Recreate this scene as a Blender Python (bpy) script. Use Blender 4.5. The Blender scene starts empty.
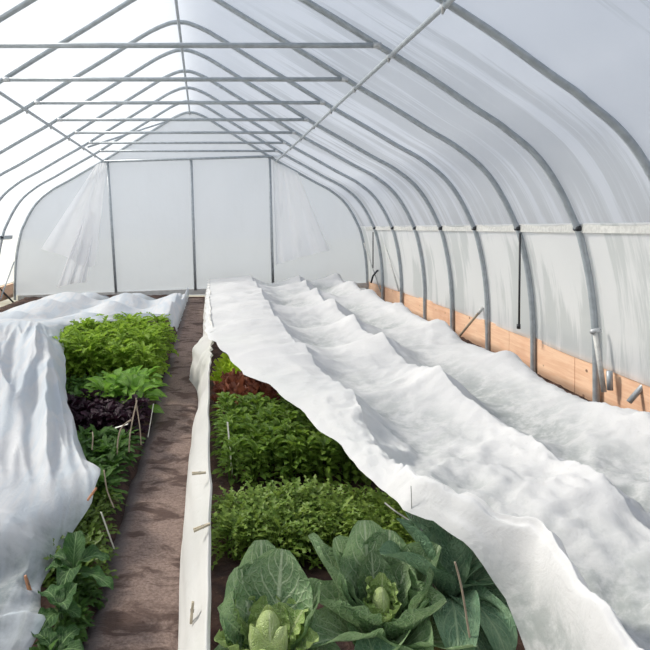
import bpy, math, random
import numpy as np
from mathutils import Vector, Matrix, noise as mn

random.seed(7)
PI = math.pi
col = bpy.context.scene.collection
scene = bpy.context.scene

# ------------------------------------------------------------------ frame
F, VX, VY, H, S = 600.0, 209.0, 228.0, 1.62, 1.22     # focal px, vanishing point, eye height, bay length
K = S / F                                             # world metres per (pixel x bay)

def W(px, py, Y):
    return Vector(((px - VX) / F * Y, Y, H + (VY - py) / F * Y))

def lin(r, g, b):
    f = lambda c: (c / 255 / 12.92) if c / 255 <= .04045 else ((c / 255 + .055) / 1.055) ** 2.4
    return (f(r), f(g), f(b), 1.0)

# ------------------------------------------------------------------ object helpers
def mesh_obj(name, verts, faces, mat, parent=None, smooth=True, uvs=None):
    me = bpy.data.meshes.new(name)
    me.from_pydata([tuple(v) for v in verts], [], faces)
    if uvs is not None:
        uvl = me.uv_layers.new(name='UVMap')
        li = np.zeros(len(me.loops), dtype=np.int32)
        me.loops.foreach_get('vertex_index', li)
        arr = np.asarray(uvs, dtype=np.float32)[li].ravel()
        uvl.data.foreach_set('uv', arr)
    me.update()
    if smooth:
        me.polygons.foreach_set('use_smooth', [True] * len(me.polygons))
    o = bpy.data.objects.new(name, me)
    col.objects.link(o)
    if mat: me.materials.append(mat)
    if parent: o.parent = parent
    return o

def tag(o, label, cat, group=None, kind=None):
    o['label'] = label; o['category'] = cat
    if group: o['group'] = group
    if kind: o['kind'] = kind
    return o

def struct(o, label=None, cat=None):
    o['kind'] = 'structure'
    if label: o['label'] = label
    if cat: o['category'] = cat
    return o

def empty(name, loc, rz=0, sc=1):
    o = bpy.data.objects.new(name, None); col.objects.link(o)
    o.location = loc; o.rotation_euler = (0, 0, rz); o.scale = (sc, sc, sc)
    o.empty_display_size = .05
    return o

class MB:
    """collects shapes into one mesh"""
    def __init__(s): s.v = []; s.f = []; s.uv = []
    def add(s, v, f, uv=None):
        n = len(s.v)
        s.v += [tuple(p) for p in v]; s.f += [tuple(i + n for i in q) for q in f]
        s.uv += list(uv) if uv is not None else [(0, 0)] * len(v)
    def tube(s, pts, r, seg=8, cap=True):
        pts = [Vector(p) for p in pts]
        rr = r if isinstance(r, (list, tuple)) else [r] * len(pts)
        t0 = (pts[1] - pts[0]).normalized()
        up = Vector((0, 0, 1)) if abs(t0.z) < .9 else Vector((1, 0, 0))
        nrm = t0.cross(up).normalized()
        v, f, uv = [], [], []; L = 0
        for i, p in enumerate(pts):
            if i == 0: t = t0
            elif i == len(pts) - 1: t = (pts[i] - pts[i - 1]).normalized()
            else: t = (pts[i + 1] - pts[i - 1]).normalized()
            if i: L += (p - pts[i - 1]).length
            nrm = (nrm - t * nrm.dot(t)).normalized(); b = t.cross(nrm)
            for k in range(seg):
                a = 2 * PI * k / seg
                v.append(p + (nrm * math.cos(a) + b * math.sin(a)) * rr[i]); uv.append((k / seg, L))
        for i in range(len(pts) - 1):
            for k in range(seg):
                f.append((i * seg + k, i * seg + (k + 1) % seg, (i + 1) * seg + (k + 1) % seg, (i + 1) * seg + k))
        if cap:
            f.append(tuple(range(seg))[::-1]); f.append(tuple(range((len(pts) - 1) * seg, len(pts) * seg)))
        s.add(v, f, uv); return s
    def box(s, c, d, rot=None, bev=0.0):
        x, y, z = [q / 2 for q in d]; b = min(bev, x * .9, y * .9, z * .9)
        v = []
        if b <= 0:
            v = [Vector((sx * x, sy * y, sz * z)) for sz in (-1, 1) for sx, sy in ((-1, -1), (1, -1), (1, 1), (-1, 1))]
            f = [(3, 2, 1, 0), (4, 5, 6, 7), (0, 1, 5, 4), (1, 2, 6, 5), (2, 3, 7, 6), (3, 0, 4, 7)]
        else:
            f = []
            for zz, ins in ((-z, b), (-z + b, 0), (z - b, 0), (z, b)):
                X, Yy = x - ins, y - ins
                v += [Vector((-X + b, -Yy, zz)), Vector((X - b, -Yy, zz)), Vector((X, -Yy + b, zz)), Vector((X, Yy - b, zz)),
                      Vector((X - b, Yy, zz)), Vector((-X + b, Yy, zz)), Vector((-X, Yy - b, zz)), Vector((-X, -Yy + b, zz))]
            for i in range(3):
                for k in range(8): f.append((i * 8 + k, i * 8 + (k + 1) % 8, i * 8 + 8 + (k + 1) % 8, i * 8 + 8 + k))
            f.append(tuple(range(8))[::-1]); f.append(tuple(range(24, 32)))
        c = Vector(c)
        if rot: v = [rot @ p for p in v]
        s.add([p + c for p in v], f); return s
    def build(s, name, mat, parent=None, smooth=True):
        return mesh_obj(name, s.v, s.f, mat, parent, smooth, s.uv)

def catmull(ctrl, n):
    """ctrl: list of points -> n samples along a Catmull-Rom curve"""
    P = np.asarray(ctrl, dtype=float); m = len(P) - 1
    t = np.linspace(0, m, n); i = np.minimum(t.astype(int), m - 1); u = (t - i)[:, None]
    g = lambda k: P[np.clip(k, 0, m)]
    a, b, c, d = g(i - 1), g(i), g(i + 1), g(i + 2)
    return .5 * ((2 * b) + (-a + c) * u + (2 * a - 5 * b + 4 * c - d) * u ** 2 + (-a + 3 * b - 3 * c + d) * u ** 3)

# ------------------------------------------------------------------ materials
def newmat(name):
    m = bpy.data.materials.new(name); m.use_nodes = True
    nt = m.node_tree; nt.nodes.clear()
    out = nt.nodes.new('ShaderNodeOutputMaterial')
    return m, nt, out

class NB:
    def __init__(s, nt): s.nt = nt
    def n(s, t, **kw):
        nd = s.nt.nodes.new('ShaderNode' + t)
        for k, v in kw.items():
            if k.startswith('_'): setattr(nd, k[1:], v)
            else:
                key = int(k[1:]) if (k[0] == 'i' and k[1:].isdigit()) else k.replace('__', ' ')
                s.set(nd.inputs[key], v)
        return nd
    def set(s, inp, v):
        if isinstance(v, bpy.types.NodeSocket): s.nt.links.new(v, inp)
        else: inp.default_value = v
    def math(s, op, a, b=0.0, c=None, clamp=False):
        nd = s.nt.nodes.new('ShaderNodeMath'); nd.operation = op; nd.use_clamp = clamp
        s.set(nd.inputs[0], a); s.set(nd.inputs[1], b)
        if c is not None: s.set(nd.inputs[2], c)
        return nd.outputs[0]
    def mix(s, f, a, b):
        nd = s.nt.nodes.new('ShaderNodeMix'); nd.data_type = 'RGBA'
        s.set(nd.inputs['Factor'], f); s.set(nd.inputs['A'], a); s.set(nd.inputs['B'], b)
        return nd.outputs['Result']
    def ramp(s, f, *stops):
        nd = s.nt.nodes.new('ShaderNodeValToRGB'); s.set(nd.inputs[0], f)
        e = nd.color_ramp.elements
        while len(e) < len(stops): e.new(.5)
        for el, (p, c) in zip(e, stops):
            el.position = p; el.color = c if len(c) == 4 else (*c, 1)
        return nd.outputs[0]
    def rng(s, v, a, b, c=0.0, d=1.0, smooth=True):
        nd = s.nt.nodes.new('ShaderNodeMapRange'); nd.interpolation_type = 'SMOOTHSTEP' if smooth else 'LINEAR'
        for k, x in enumerate((v, a, b, c, d)): s.set(nd.inputs[k], x)
        return nd.outputs[0]
    def noise(s, vec, scale, detail=3.0, rough=.55, dist=0.0):
        return s.n('TexNoise', Vector=vec, Scale=scale, Detail=detail, Roughness=rough, Distortion=dist).outputs['Fac']
    def mapping(s, vec, sc=(1, 1, 1), loc=(0, 0, 0), rot=(0, 0, 0)):
        return s.n('Mapping', Vector=vec, Scale=sc, Location=loc, Rotation=rot).outputs[0]
    def bump(s, h, st=.3, d=.02):
        return s.n('Bump', Height=h, Strength=st, Distance=d).outputs[0]
    def add(s, a, b): return s.n('AddShader', i0=a, i1=b).outputs[0]
    def ms(s, f, a, b):
        nd = s.nt.nodes.new('ShaderNodeMixShader'); s.set(nd.inputs[0], f)
        s.nt.links.new(a, nd.inputs[1]); s.nt.links.new(b, nd.inputs[2]); return nd.outputs[0]

def m_simple(name, c, rough=.6, metal=0.0, var=.12, scale=30, bump=.1):
    m, nt, out = newmat(name); b = NB(nt)
    oc = b.n('TexCoord').outputs['Object']
    nz = b.noise(oc, scale, 4)
    c2 = tuple(x * (1 - var * 2) for x in c[:3]) + (1,)
    cc = b.mix(b.rng(nz, .3, .7), c2, c)
    p = b.n('BsdfPrincipled', Base__Color=cc, Roughness=rough, Metallic=metal, Normal=b.bump(nz, bump, .005))
    nt.links.new(p.outputs[0], out.inputs[0]); return m

def m_film(name, wet=0.0, cbase=(.93, .95, .97, 1), trans=.25, wetcol=(.62, .65, .67, 1), diff=.45, endw=False):
    """translucent polythene; UV = (bays along, metres around)"""
    m, nt, out = newmat(name); b = NB(nt)
    uv = b.n('TexCoord').outputs['UV']
    if wet > 0:
        sx = b.n('SeparateXYZ', Vector=uv)
        st = b.noise(b.mapping(uv, (7, .55, 1)), 1.0, 5, .65, .3)
        big = b.noise(b.mapping(uv, (1.3, .5, 1), (3.1, .7, 0)), 1.0, 2)
        fine = b.noise(b.mapping(uv, (60, 4, 1)), 1.0, 3, .6)
        msk = b.math('ADD', b.math('MULTIPLY', st, .5), b.math('MULTIPLY', big, .75))
        msk = b.math('ADD', msk, b.math('MULTIPLY', b.math('SUBTRACT', fine, .5), .12))
        msk = b.rng(msk, .62, .71)
        msk = b.math('MULTIPLY', msk, wet)
        if wet < .99:                                   # on the roof only the lower haunch is wet
            msk = b.math('MULTIPLY', msk, b.rng(sx.outputs[1], .25, 1.0))
    else:
        st = b.noise(b.mapping(uv, (3, .8, 1)), 1.0, 4, .6)
        fine = b.noise(b.mapping(uv, (12, 12, 1)), 1.0, 3)
        msk = b.math('MULTIPLY', b.rng(st, .5, .75), .35)
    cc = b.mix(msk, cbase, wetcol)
    bp = b.bump(b.noise(b.mapping(uv, (4, 3, 1)), 1.0, 4), .25, .03)
    d = b.n('BsdfDiffuse', Color=cc, Normal=bp); t = b.n('BsdfTranslucent', Color=cc, Normal=bp)
    g = b.n('BsdfGlossy', Color=(1, 1, 1, 1), Roughness=.25, Normal=bp)
    body = b.ms(diff, t.outputs[0], d.outputs[0])
    body = b.ms(.04, body, g.outputs[0])
    tr = b.n('BsdfTransparent', Color=(.97, .98, 1, 1))
    sh = b.ms(1 - trans, tr.outputs[0], body)
    nt.links.new(sh, out.inputs[0]); return m

def m_cover(name, trans=.06, tint=(.92, .92, .93, 1), fib=1.0, thin=.25, zlo=.30, zhi=.50, darker=(.66, .70, .68, 1), pleat=0.0, dmin=.3, dif=.55):
    """spun row-cover fleece: white, thin, crinkled; more see-through where it lies low on the plants"""
    m, nt, out = newmat(name); b = NB(nt)
    oc = b.n('TexCoord').outputs['Object']
    def rid(sc, scale, rot, dist=.4):
        return b.n('TexNoise', _noise_type='RIDGED_MULTIFRACTAL', Vector=b.mapping(oc, sc, rot=rot), Scale=scale, Detail=3.0, Roughness=.5, Distortion=dist).outputs['Fac']
    n1 = b.noise(b.mapping(oc, (1, 1, 1), rot=(0, 0, .5)), 9, 5, .62, .6)
    n2 = rid((2.6, 1.0, 2.0), 2.1, (.2, 0, -.7)); n4 = rid((1.0, 2.4, 2.0), 2.6, (0, .2, .35))
    n3 = b.noise(oc, 60, 3, .6)
    hgt = b.math('ADD', b.math('MULTIPLY', n1, .32), b.math('ADD', b.math('MULTIPLY', n2, .34), b.math('MULTIPLY', n3, .05)))
    hgt = b.math('ADD', hgt, b.math('MULTIPLY', n4, .30))
    bp = b.bump(hgt, .6 * fib, .04)
    big = b.noise(oc, 2.3, 3)
    cc = b.mix(b.rng(big, .45, .75), tint, tuple(x * .94 for x in tint[:3]) + (1,))
    cc = b.mix(b.math('MULTIPLY', b.rng(b.noise(oc, 38, 2), .66, .74), .16), cc, (.48, .49, .45, 1))
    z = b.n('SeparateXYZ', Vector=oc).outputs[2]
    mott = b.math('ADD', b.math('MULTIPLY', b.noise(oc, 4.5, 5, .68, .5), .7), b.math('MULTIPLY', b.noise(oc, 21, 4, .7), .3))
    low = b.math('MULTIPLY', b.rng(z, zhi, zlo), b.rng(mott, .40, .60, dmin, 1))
    cc = b.mix(low, cc, darker)                                   # low parts painted greyer, for shade and leaves showing through
    if pleat:
        pl = b.noise(b.mapping(oc, (5.5, 1.0, .4), rot=(0, 0, .28)), 1.6, 4, .6, .5)
        cc = b.mix(b.math('MULTIPLY', b.rng(pl, .42, .60), pleat), cc, (.70, .76, .82, 1))   # single thickness between doubled pleats
    d = b.n('BsdfDiffuse', Color=cc, Normal=bp); t = b.n('BsdfTranslucent', Color=cc, Normal=bp)
    body = b.ms(dif, t.outputs[0], d.outputs[0])
    tr = b.n('BsdfTransparent', Color=(1, 1, 1, 1))
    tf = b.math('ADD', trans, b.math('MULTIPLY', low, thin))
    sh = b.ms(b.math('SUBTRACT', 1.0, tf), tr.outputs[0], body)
    nt.links.new(sh, out.inputs[0]); return m

def m_leaf(name, c, c2=None, vein=None, veinf=0.0, rough=.45, transl=.35, dark=.5, nv=7.0):
    """leaf; UV u across (0..1), v along from base"""
    m, nt, out = newmat(name); b = NB(nt)
    tc = b.n('TexCoord'); uv = tc.outputs['UV']
    sx = b.n('SeparateXYZ', Vector=uv)
    u = b.math('ABSOLUTE', b.math('SUBTRACT', sx.outputs[0], .5)); v = sx.outputs[1]
    rnd = b.n('ObjectInfo').outputs['Random']
    nz = b.noise(tc.outputs['Object'], 22, 3)
    c2 = c2 or tuple(x * 1.5 for x in c[:3]) + (1,)
    cc = b.mix(b.rng(nz, .3, .72), c, c2)
    cc = b.mix(b.math('MULTIPLY', rnd, .35), cc, tuple(x * .6 for x in c[:3]) + (1,))
    cc = b.mix(b.rng(v, .55, 0.0, 0, dark), cc, tuple(x * .45 for x in c[:3]) + (1,))   # deeper tone towards the stalk end
    hgt = nz
    if veinf > 0:
        mid = b.rng(u, .012, .04, 1, 0)
        ph = b.math('SUBTRACT', b.math('MULTIPLY', v, nv), b.math('MULTIPLY', u, nv * .95))
        ph = b.math('ADD', ph, b.math('MULTIPLY', b.math('SUBTRACT', b.noise(uv, 5, 2), .5), .8))
        fr = b.math('ABSOLUTE', b.math('SUBTRACT', b.math('FRACT', ph), .5))
        sec = b.math('MULTIPLY', b.rng(fr, .03, .11, 1, 0), b.rng(u, .46, .2, 0, .8))
        vn = b.math('MAXIMUM', mid, sec)
        fine = b.n('TexVoronoi', Vector=b.mapping(uv, (14, 20, 1)), Scale=1.0, _feature='DISTANCE_TO_EDGE').outputs[0]
        vn = b.math('MAXIMUM', vn, b.rng(fine, .0, .10, .34, 0))
        cc = b.mix(b.math('MULTIPLY', vn, veinf), cc, vein)
        hgt = b.math('SUBTRACT', b.math('ADD', b.math('MULTIPLY', nz, .4), b.math('MULTIPLY', b.math('MINIMUM', fine, .3), 2.0)), b.math('MULTIPLY', vn, .7))
    bp = b.bump(hgt, .5, .012)
    p = b.n('BsdfPrincipled', Base__Color=cc, Roughness=rough, Normal=bp)
    p.inputs['Specular IOR Level'].default_value = .35
    t = b.n('BsdfTranslucent', Color=b.mix(.5, cc, c2), Normal=bp)
    nt.links.new(b.ms(transl, p.outputs[0], t.outputs[0]), out.inputs[0]); return m

def m_metal():
    m, nt, out = newmat('galvanized_steel'); b = NB(nt)
    oc = b.n('TexCoord').outputs['Object']
    nz = b.noise(oc, 14, 4)
    cc = b.mix(b.rng(nz, .3, .7), lin(158, 165, 170), lin(176, 183, 188))
    p = b.n('BsdfPrincipled', Base__Color=cc, Roughness=.4, Metallic=.25, Normal=b.bump(nz, .08, .004))
    nt.links.new(p.outputs[0], out.inputs[0]); return m

def m_wood(name, c1, c2):
    m, nt, out = newmat(name); b = NB(nt)
    oc = b.n('TexCoord').outputs['Object']
    g = b.noise(b.mapping(oc, (3, 1.2, 16)), 2.0, 5, .6, .6)
    big = b.noise(oc, 1.1, 3)
    cc = b.mix(b.rng(g, .3, .7), c1, c2)
    cc = b.mix(b.rng(big, .5, .7, 0, .5), cc, lin(206, 150, 120))
    kn = b.n('TexVoronoi', Vector=b.mapping(oc, (4, 4.2, 6)), Scale=1.0).outputs['Distance']
    cc = b.mix(b.rng(kn, .12, .05, 0, .85), cc, lin(96, 58, 40))
    dirt = b.n('SeparateXYZ', Vector=oc).outputs[2]
    cc = b.mix(b.rng(b.math('ADD', dirt, b.math('MULTIPLY', big, .1)), .2, .08, 0, .7), cc, lin(110, 84, 70))
    p = b.n('BsdfPrincipled', Base__Color=cc, Roughness=.8, Normal=b.bump(g, .2, .006))
    nt.links.new(p.outputs[0], out.inputs[0]); return m

def m_soil():
    m, nt, out = newmat('garden_soil'); b = NB(nt)
    oc = b.n('TexCoord').outputs['Object']
    a = b.noise(oc, 7, 6, .65); c = b.noise(oc, 45, 5, .7)
    cc = b.mix(b.rng(a, .35, .68), lin(44, 27, 22), lin(92, 66, 54))
    cc = b.mix(b.rng(c, .58, .72, 0, .6), cc, lin(126, 98, 82))
    h = b.math('ADD', a, b.math('MULTIPLY', c, .5))
    p = b.n('BsdfPrincipled', Base__Color=cc, Roughness=.95, Normal=b.bump(h, .9, .03))
    nt.links.new(p.outputs[0], out.inputs[0]); return m

def m_path():
    m, nt, out = newmat('path_dirt'); b = NB(nt)
    oc = b.n('TexCoord').outputs['Object']
    sx = b.n('SeparateXYZ', Vector=oc)
    a = b.noise(b.mapping(oc, (2.0, 3.4, 1)), 1.6, 6, .62, .8)
    f = b.noise(b.mapping(oc, (5, 18, 1)), 3.0, 5, .65, .5)
    gr = b.noise(oc, 70, 4, .7)
    cc = b.mix(b.rng(gr, .3, .7), lin(112, 92, 83), lin(150, 129, 118))
    cc = b.mix(b.rng(a, .49, .60, 0, .9), cc, lin(78, 58, 50))                       # moist patches
    cc = b.mix(b.rng(f, .60, .68, 0, .8), cc, lin(74, 55, 46))                         # dark crumbs in rows
    left = b.rng(b.math('ADD', sx.outputs[0], b.math('MULTIPLY', a, .12)), -.33, -.40, 0, .8)
    cc = b.mix(left, cc, lin(100, 92, 91))                                            # greyer trodden edge
    h = b.math('ADD', b.math('MULTIPLY', gr, .5), b.math('SUBTRACT', a, f))
    p = b.n('BsdfPrincipled', Base__Color=cc, Roughness=.9, Normal=b.bump(h, .7, .02))
    nt.links.new(p.outputs[0], out.inputs[0]); return m

M = dict(
    steel=m_metal(),
    clamp=m_simple('clamp_zinc', lin(205, 208, 210), .4, .3),
    dark=m_simple('dark_bracket', lin(62, 64, 68), .5, .4),
    whitepipe=m_simple('white_pipe', lin(210, 210, 206), .45),
    roof=m_film('roof_film', wet=.95, cbase=(.77, .81, .87, 1), wetcol=(.52, .55, .58, 1), trans=.40),
    side=m_film('side_film', wet=1.0, cbase=(.95, .95, .94, 1), trans=.12, wetcol=(.74, .76, .75, 1), diff=.5),
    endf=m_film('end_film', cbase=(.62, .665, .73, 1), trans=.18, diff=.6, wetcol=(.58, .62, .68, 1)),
    flap=m_film('flap_film', cbase=(.95, .95, .96, 1), trans=.12, diff=.55),
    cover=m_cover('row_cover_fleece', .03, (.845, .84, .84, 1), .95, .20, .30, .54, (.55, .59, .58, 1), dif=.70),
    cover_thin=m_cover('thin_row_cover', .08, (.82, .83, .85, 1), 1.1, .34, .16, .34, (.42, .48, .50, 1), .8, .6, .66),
    strip=m_cover('cover_strip', .03, (.86, .85, .82, 1), .7, .0, -1, -.5, dif=.6),
    board=m_wood('raw_board', lin(232, 186, 152), lin(246, 208, 176)),
    oldboard=m_wood('grey_board', lin(150, 140, 132), lin(176, 168, 160)),
    sill=m_simple('sill_paint', lin(206, 205, 202), .7, 0, .08, 8),
    pin=m_simple('pin_wood', lin(196, 140, 104), .7),
    pinpale=m_simple('pale_pin_wood', lin(196, 184, 160), .7),
    spring=m_simple('spring_wire', lin(120, 116, 110), .4, .7),
    marker=m_simple('marker_plastic', lin(228, 226, 216), .5, 0, .03),
    twig=m_simple('dry_stem', lin(168, 152, 132), .8),
    wire=m_simple('grey_wire', lin(150, 150, 146), .5, .4),
    soil=m_soil(), path=m_path(),
    outside=m_simple('field_ground', lin(150, 148, 134), .95, 0, .2, 1.5),
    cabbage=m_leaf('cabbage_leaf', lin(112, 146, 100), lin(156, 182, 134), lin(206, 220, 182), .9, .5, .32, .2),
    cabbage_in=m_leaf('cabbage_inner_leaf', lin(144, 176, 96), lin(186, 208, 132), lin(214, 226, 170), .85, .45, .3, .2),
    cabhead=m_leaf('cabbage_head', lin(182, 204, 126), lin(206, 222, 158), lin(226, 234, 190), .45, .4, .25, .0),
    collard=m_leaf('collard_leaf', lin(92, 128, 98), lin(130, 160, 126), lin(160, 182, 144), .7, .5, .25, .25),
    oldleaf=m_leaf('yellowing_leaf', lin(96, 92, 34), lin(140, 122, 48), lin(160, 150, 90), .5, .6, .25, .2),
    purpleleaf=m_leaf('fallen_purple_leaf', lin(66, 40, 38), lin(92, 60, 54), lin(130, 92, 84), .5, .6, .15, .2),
    spinach=m_leaf('spinach_leaf', lin(84, 122, 34), lin(142, 172, 66), lin(120, 160, 80), .35, .35, .32),
    feather=m_leaf('feathery_leaf', lin(94, 126, 44), lin(142, 164, 76), None, 0, .5, .35),
    lettuce=m_leaf('bright_lettuce_leaf', lin(124, 164, 40), lin(176, 208, 82), lin(196, 220, 120), .3, .45, .45),
    pale=m_leaf('pale_green_leaf', lin(104, 160, 44), lin(150, 196, 80), lin(200, 220, 150), .5, .45, .42),
    purple=m_leaf('purple_leaf', lin(38, 18, 30), lin(66, 38, 52), lin(100, 60, 80), .3, .35, .15),
    lowgreen=m_leaf('low_green_leaf', lin(58, 98, 36), lin(96, 136, 54), lin(120, 150, 90), .3, .45, .3),
    moss=m_leaf('yellow_green_leaf', lin(74, 98, 30), lin(108, 134, 46), None, 0, .5, .3),
    frisee=m_leaf('yellow_frisee_leaf', lin(150, 186, 34), lin(190, 214, 70), None, 0, .45, .45),
    redlet=m_leaf('red_lettuce_leaf', lin(104, 56, 44), lin(146, 90, 66), None, 0, .45, .3),
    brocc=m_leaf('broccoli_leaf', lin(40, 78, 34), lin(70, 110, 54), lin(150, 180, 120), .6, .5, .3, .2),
)

# ------------------------------------------------------------------ tunnel frame
HALF = [(0, 1318), (45, 1314), (95, 1298), (150, 1274), (228, 1232), (480, 1076), (730, 925), (977, 772), (1184, 655), (1400, 530),
        (1540, 455), (1620, 400), (1695, 340), (1765, 262), (1830, 160), (1885, 48), (1925, -50), (1968, -250), (1990, -450), (1995, -640), (1995, -820)]
KN = ([-3, 2.4, 3.4, 4.4, 5.4, 6.4, 7.4, 8.4, 11.4, 12], [.88, .90, .925, .945, .971, .99, 1.0, 1.01, 1.012, 1.012])
def cen(n): return -160 - 5 * n
def prof_pt(n, dx, z, side):
    if side > 0:
        k = float(np.interp(n, *KN)); t = min(1, max(0, (768 - z) / 337.0)); dx = dx * (1 + (k - 1) * t)
    return ((cen(n) + side * dx) * K, H + z * K)
def section(n, off=0.0):
    """list of (x,z) from left foot over the ridge to the right foot, offset outwards"""
    h = catmull(HALF, 70)
    L = [prof_pt(n, d, z, -1) for d, z in h][::-1]; R = [prof_pt(n, d, z, 1) for d, z in h][1:]
    p = np.array(L + R)
    if off:
        t = np.gradient(p, axis=0); t /= np.linalg.norm(t, axis=1)[:, None]
        p = p + np.stack([-t[:, 1], t[:, 0]], 1) * off
    return p
def at_z(n, z, side):
    h = np.array(catmull(HALF, 200)); i = int(np.argmin(abs(h[:, 1] - z)))
    return prof_pt(n, h[i, 0], h[i, 1], side)

N_ALL = [-1.6, -.6, .4, 1.4, 2.4, 3.4, 4.4, 5.4, 6.4, 7.4, 8.4, 9.4, 10.4, 11.4]
ORD = {11.4: 'arched steel hoop framing the plastic end wall', 10.4: 'arched steel hoop nearest in front of the end wall',
       9.4: 'arched steel hoop, second in front of the end wall', 8.4: 'arched steel hoop, third in front of the end wall',
       7.4: 'arched steel hoop whose right leg stands left of the slanted stick', 6.4: 'arched steel hoop whose right leg stands just right of the slanted stick',
       5.4: 'arched steel hoop beside the thin rod hanging at right', 4.4: 'arched steel hoop with the short pale post leaning on its right leg',
       3.4: 'nearest arched steel hoop curving out past the right edge'}
for n in N_ALL:
    if n < 2: continue
    p = section(n)
    pts = [(x, n * S, z) for x, z in p]
    o = MB().tube(pts, .029, 10).build('steel_hoop', M['steel'])
    tag(o, ORD.get(n, 'arched steel hoop closest to the viewer, barely in the top right corner'), 'greenhouse hoop', 'arched steel hoops of the tunnel')
    for sd in (-1, 1):
        x, z = at_z(n, 770, sd)
        t = MB(); t.tube([(x - sd * .022, n * S - .018, z + .014), (x - sd * .036, n * S - .018, z - .045), (x - sd * .02, n * S + .02, z - .07), (x - sd * .0, n * S + .03, z - .03)], .009, 6)
        t.box((x - sd * .012, n * S, z - .022), (.05, .07, .035), None, .006)
        c = t.build('purlin_clamp', M['clamp'], o); c['label'] = 'pale wrapped clamp holding the purlin'
        if 0 < n < 11:
            x, z = at_z(n, -6 if sd > 0 else -95, sd)
            t = MB().box((x - sd * .0, n * S, z), (.055, .07, .05), None, .01)
            c = t.build('rail_bracket', M['dark'], o); c['label'] = 'dark bracket clipping the hoop to the side rail'

TB = {4.4: 'highest and nearest horizontal tie bar', 5.4: 'second horizontal tie bar from the top of the photo', 6.4: 'third horizontal tie bar from the top of the photo',
      7.4: 'fourth horizontal tie bar from the top', 8.4: 'fifth horizontal tie bar from the top', 9.4: 'horizontal tie bar, second in front of the end wall header',
      10.4: 'horizontal tie bar next to the end wall header'}
for n in N_ALL:
    if n < 4 or n > 11: continue
    z = H + 798 * K; xl = (cen(n) - 915) * K; xr = (cen(n) + 930) * K
    o = MB().tube([(xl, n * S - .035, z), (xr, n * S - .035, z)], .024, 10).build('tie_bar', M['steel'])
    tag(o, 'straight galvanized steel tube, ' + TB[n] + '', 'tie bar', 'tie bars across the hoops')
    for x in (xl + .03, xr - .03):
        MB().tube([(x - .035, n * S - .035, z), (x + .035, n * S - .035, z)], .028, 8).build('end_sleeve', M['clamp'], o)

def run_line(z, side, n0, n1, inset, dz=0.0):
    out = []
    for n in np.arange(n0, n1 + .01, .5):
        x, zz = at_z(n, z, side); out.append((x - side * inset, n * S, zz - dz))
    return out
o = MB().tube(run_line(770, 1, 1.4, 11.4, .02, .03), .021, 8).build('purlin', M['steel'])
tag(o, 'long steel purlin running back under the right roof slope', 'purlin', 'purlins along the roof')
o = MB().tube(run_line(770, -1, 1.4, 11.4, .02, .03), .021, 8).build('purlin', M['steel'])
tag(o, 'long steel purlin running back under the left roof slope', 'purlin', 'purlins along the roof')
o = MB().tube([(cen(n) * K, n * S, H + 1318 * K - .045) for n in np.arange(1.4, 11.5, .5)], .02, 8).build('ridge_purlin', M['steel'])
tag(o, 'thin steel ridge pipe running along the top of the roof', 'purlin')
def hip(side, zc, lab):
    b = MB(); a = run_line(zc, side, 1.0, 11.4, .0)
    for p, q in zip(a[:-1], a[1:]):
        p, q = Vector(p), Vector(q); p.x += side * .035; q.x += side * .035
        w, h = .02, .038
        v = [p + Vector((sx * w, 0, sz * h)) for sx, sz in ((-1, -1), (1, -1), (1, 1), (-1, 1))] + [q + Vector((sx * w, 0, sz * h)) for sx, sz in ((-1, -1), (1, -1), (1, 1), (-1, 1))]
        b.add(v, [(0, 1, 5, 4), (1, 2, 6, 5), (2, 3, 7, 6), (3, 0, 4, 7)])
    o = b.build('hip_rail', M['whitepipe'] if side > 0 else M['steel'], None, False)
    tag(o, lab, 'side rail')
hip(1, -2, 'pale horizontal side rail across the hoops of the right wall')
hip(-1, -95, 'grey horizontal side rail across the hoops at the left wall')

# ------------------------------------------------------------------ polythene skins
def skin(name, mat, z0, z1, side=None):
    """film between two heights on one side, or over the top when side is None"""
    ns = np.arange(-1.6, 11.41, .125)
    rows = []; uv = []
    for n in ns:
        p = section(n, .034)
        billow = .012 * math.sin(PI * ((n - .4) % 1.0))
        q = section(n, .034 - billow) if billow > .001 else p
        mid = len(p) // 2
        if side is None:
            zl, zr = H + z0 * K, H + z1 * K
            i0 = next(i for i in range(len(p)) if p[i][1] > zl); i1 = next(i for i in range(len(p) - 1, 0, -1) if p[i][1] > zr)
            r = q[i0:i1 + 1]
        elif side > 0:
            r = np.array([a for a in q[mid:] if H + z0 * K - .03 <= a[1] <= H + z1 * K + .05])
        else:
            r = np.array([a for a in q[:mid] if H + z0 * K - .03 <= a[1] <= H + z1 * K + .05])
        d = np.concatenate([[0], np.cumsum(np.linalg.norm(np.diff(r, axis=0), axis=1))])
        m = 90 if side is None else 16
        t = np.linspace(0, d[-1], m)
        rows.append(np.stack([np.interp(t, d, r[:, 0]), np.full(m, n * S), np.interp(t, d, r[:, 1])], 1))
        if side is None: uv += [(n, max(0, (a - d[-1] * .5) / 2.2)) for a in t]
        else: uv += [(n, a) for a in t]
    R, m = len(rows), len(rows[0])
    v = np.concatenate(rows)
    f = [(i * m + k, i * m + k + 1, (i + 1) * m + k + 1, (i + 1) * m + k) for i in range(R - 1) for k in range(m - 1)]
    return struct(mesh_obj(name, v, f, mat, None, True, uv))
skin('ceiling', M['roof'], -95, -2)
skin('wall_right', M['side'], -610, -2, 1)
skin('wall_left', M['side'], -640, -95, -1)

YE = 11.4 * S
p = section(11.4, .02)
v = [(x, YE + .035, max(z, .06)) for x, z in p]
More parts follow.
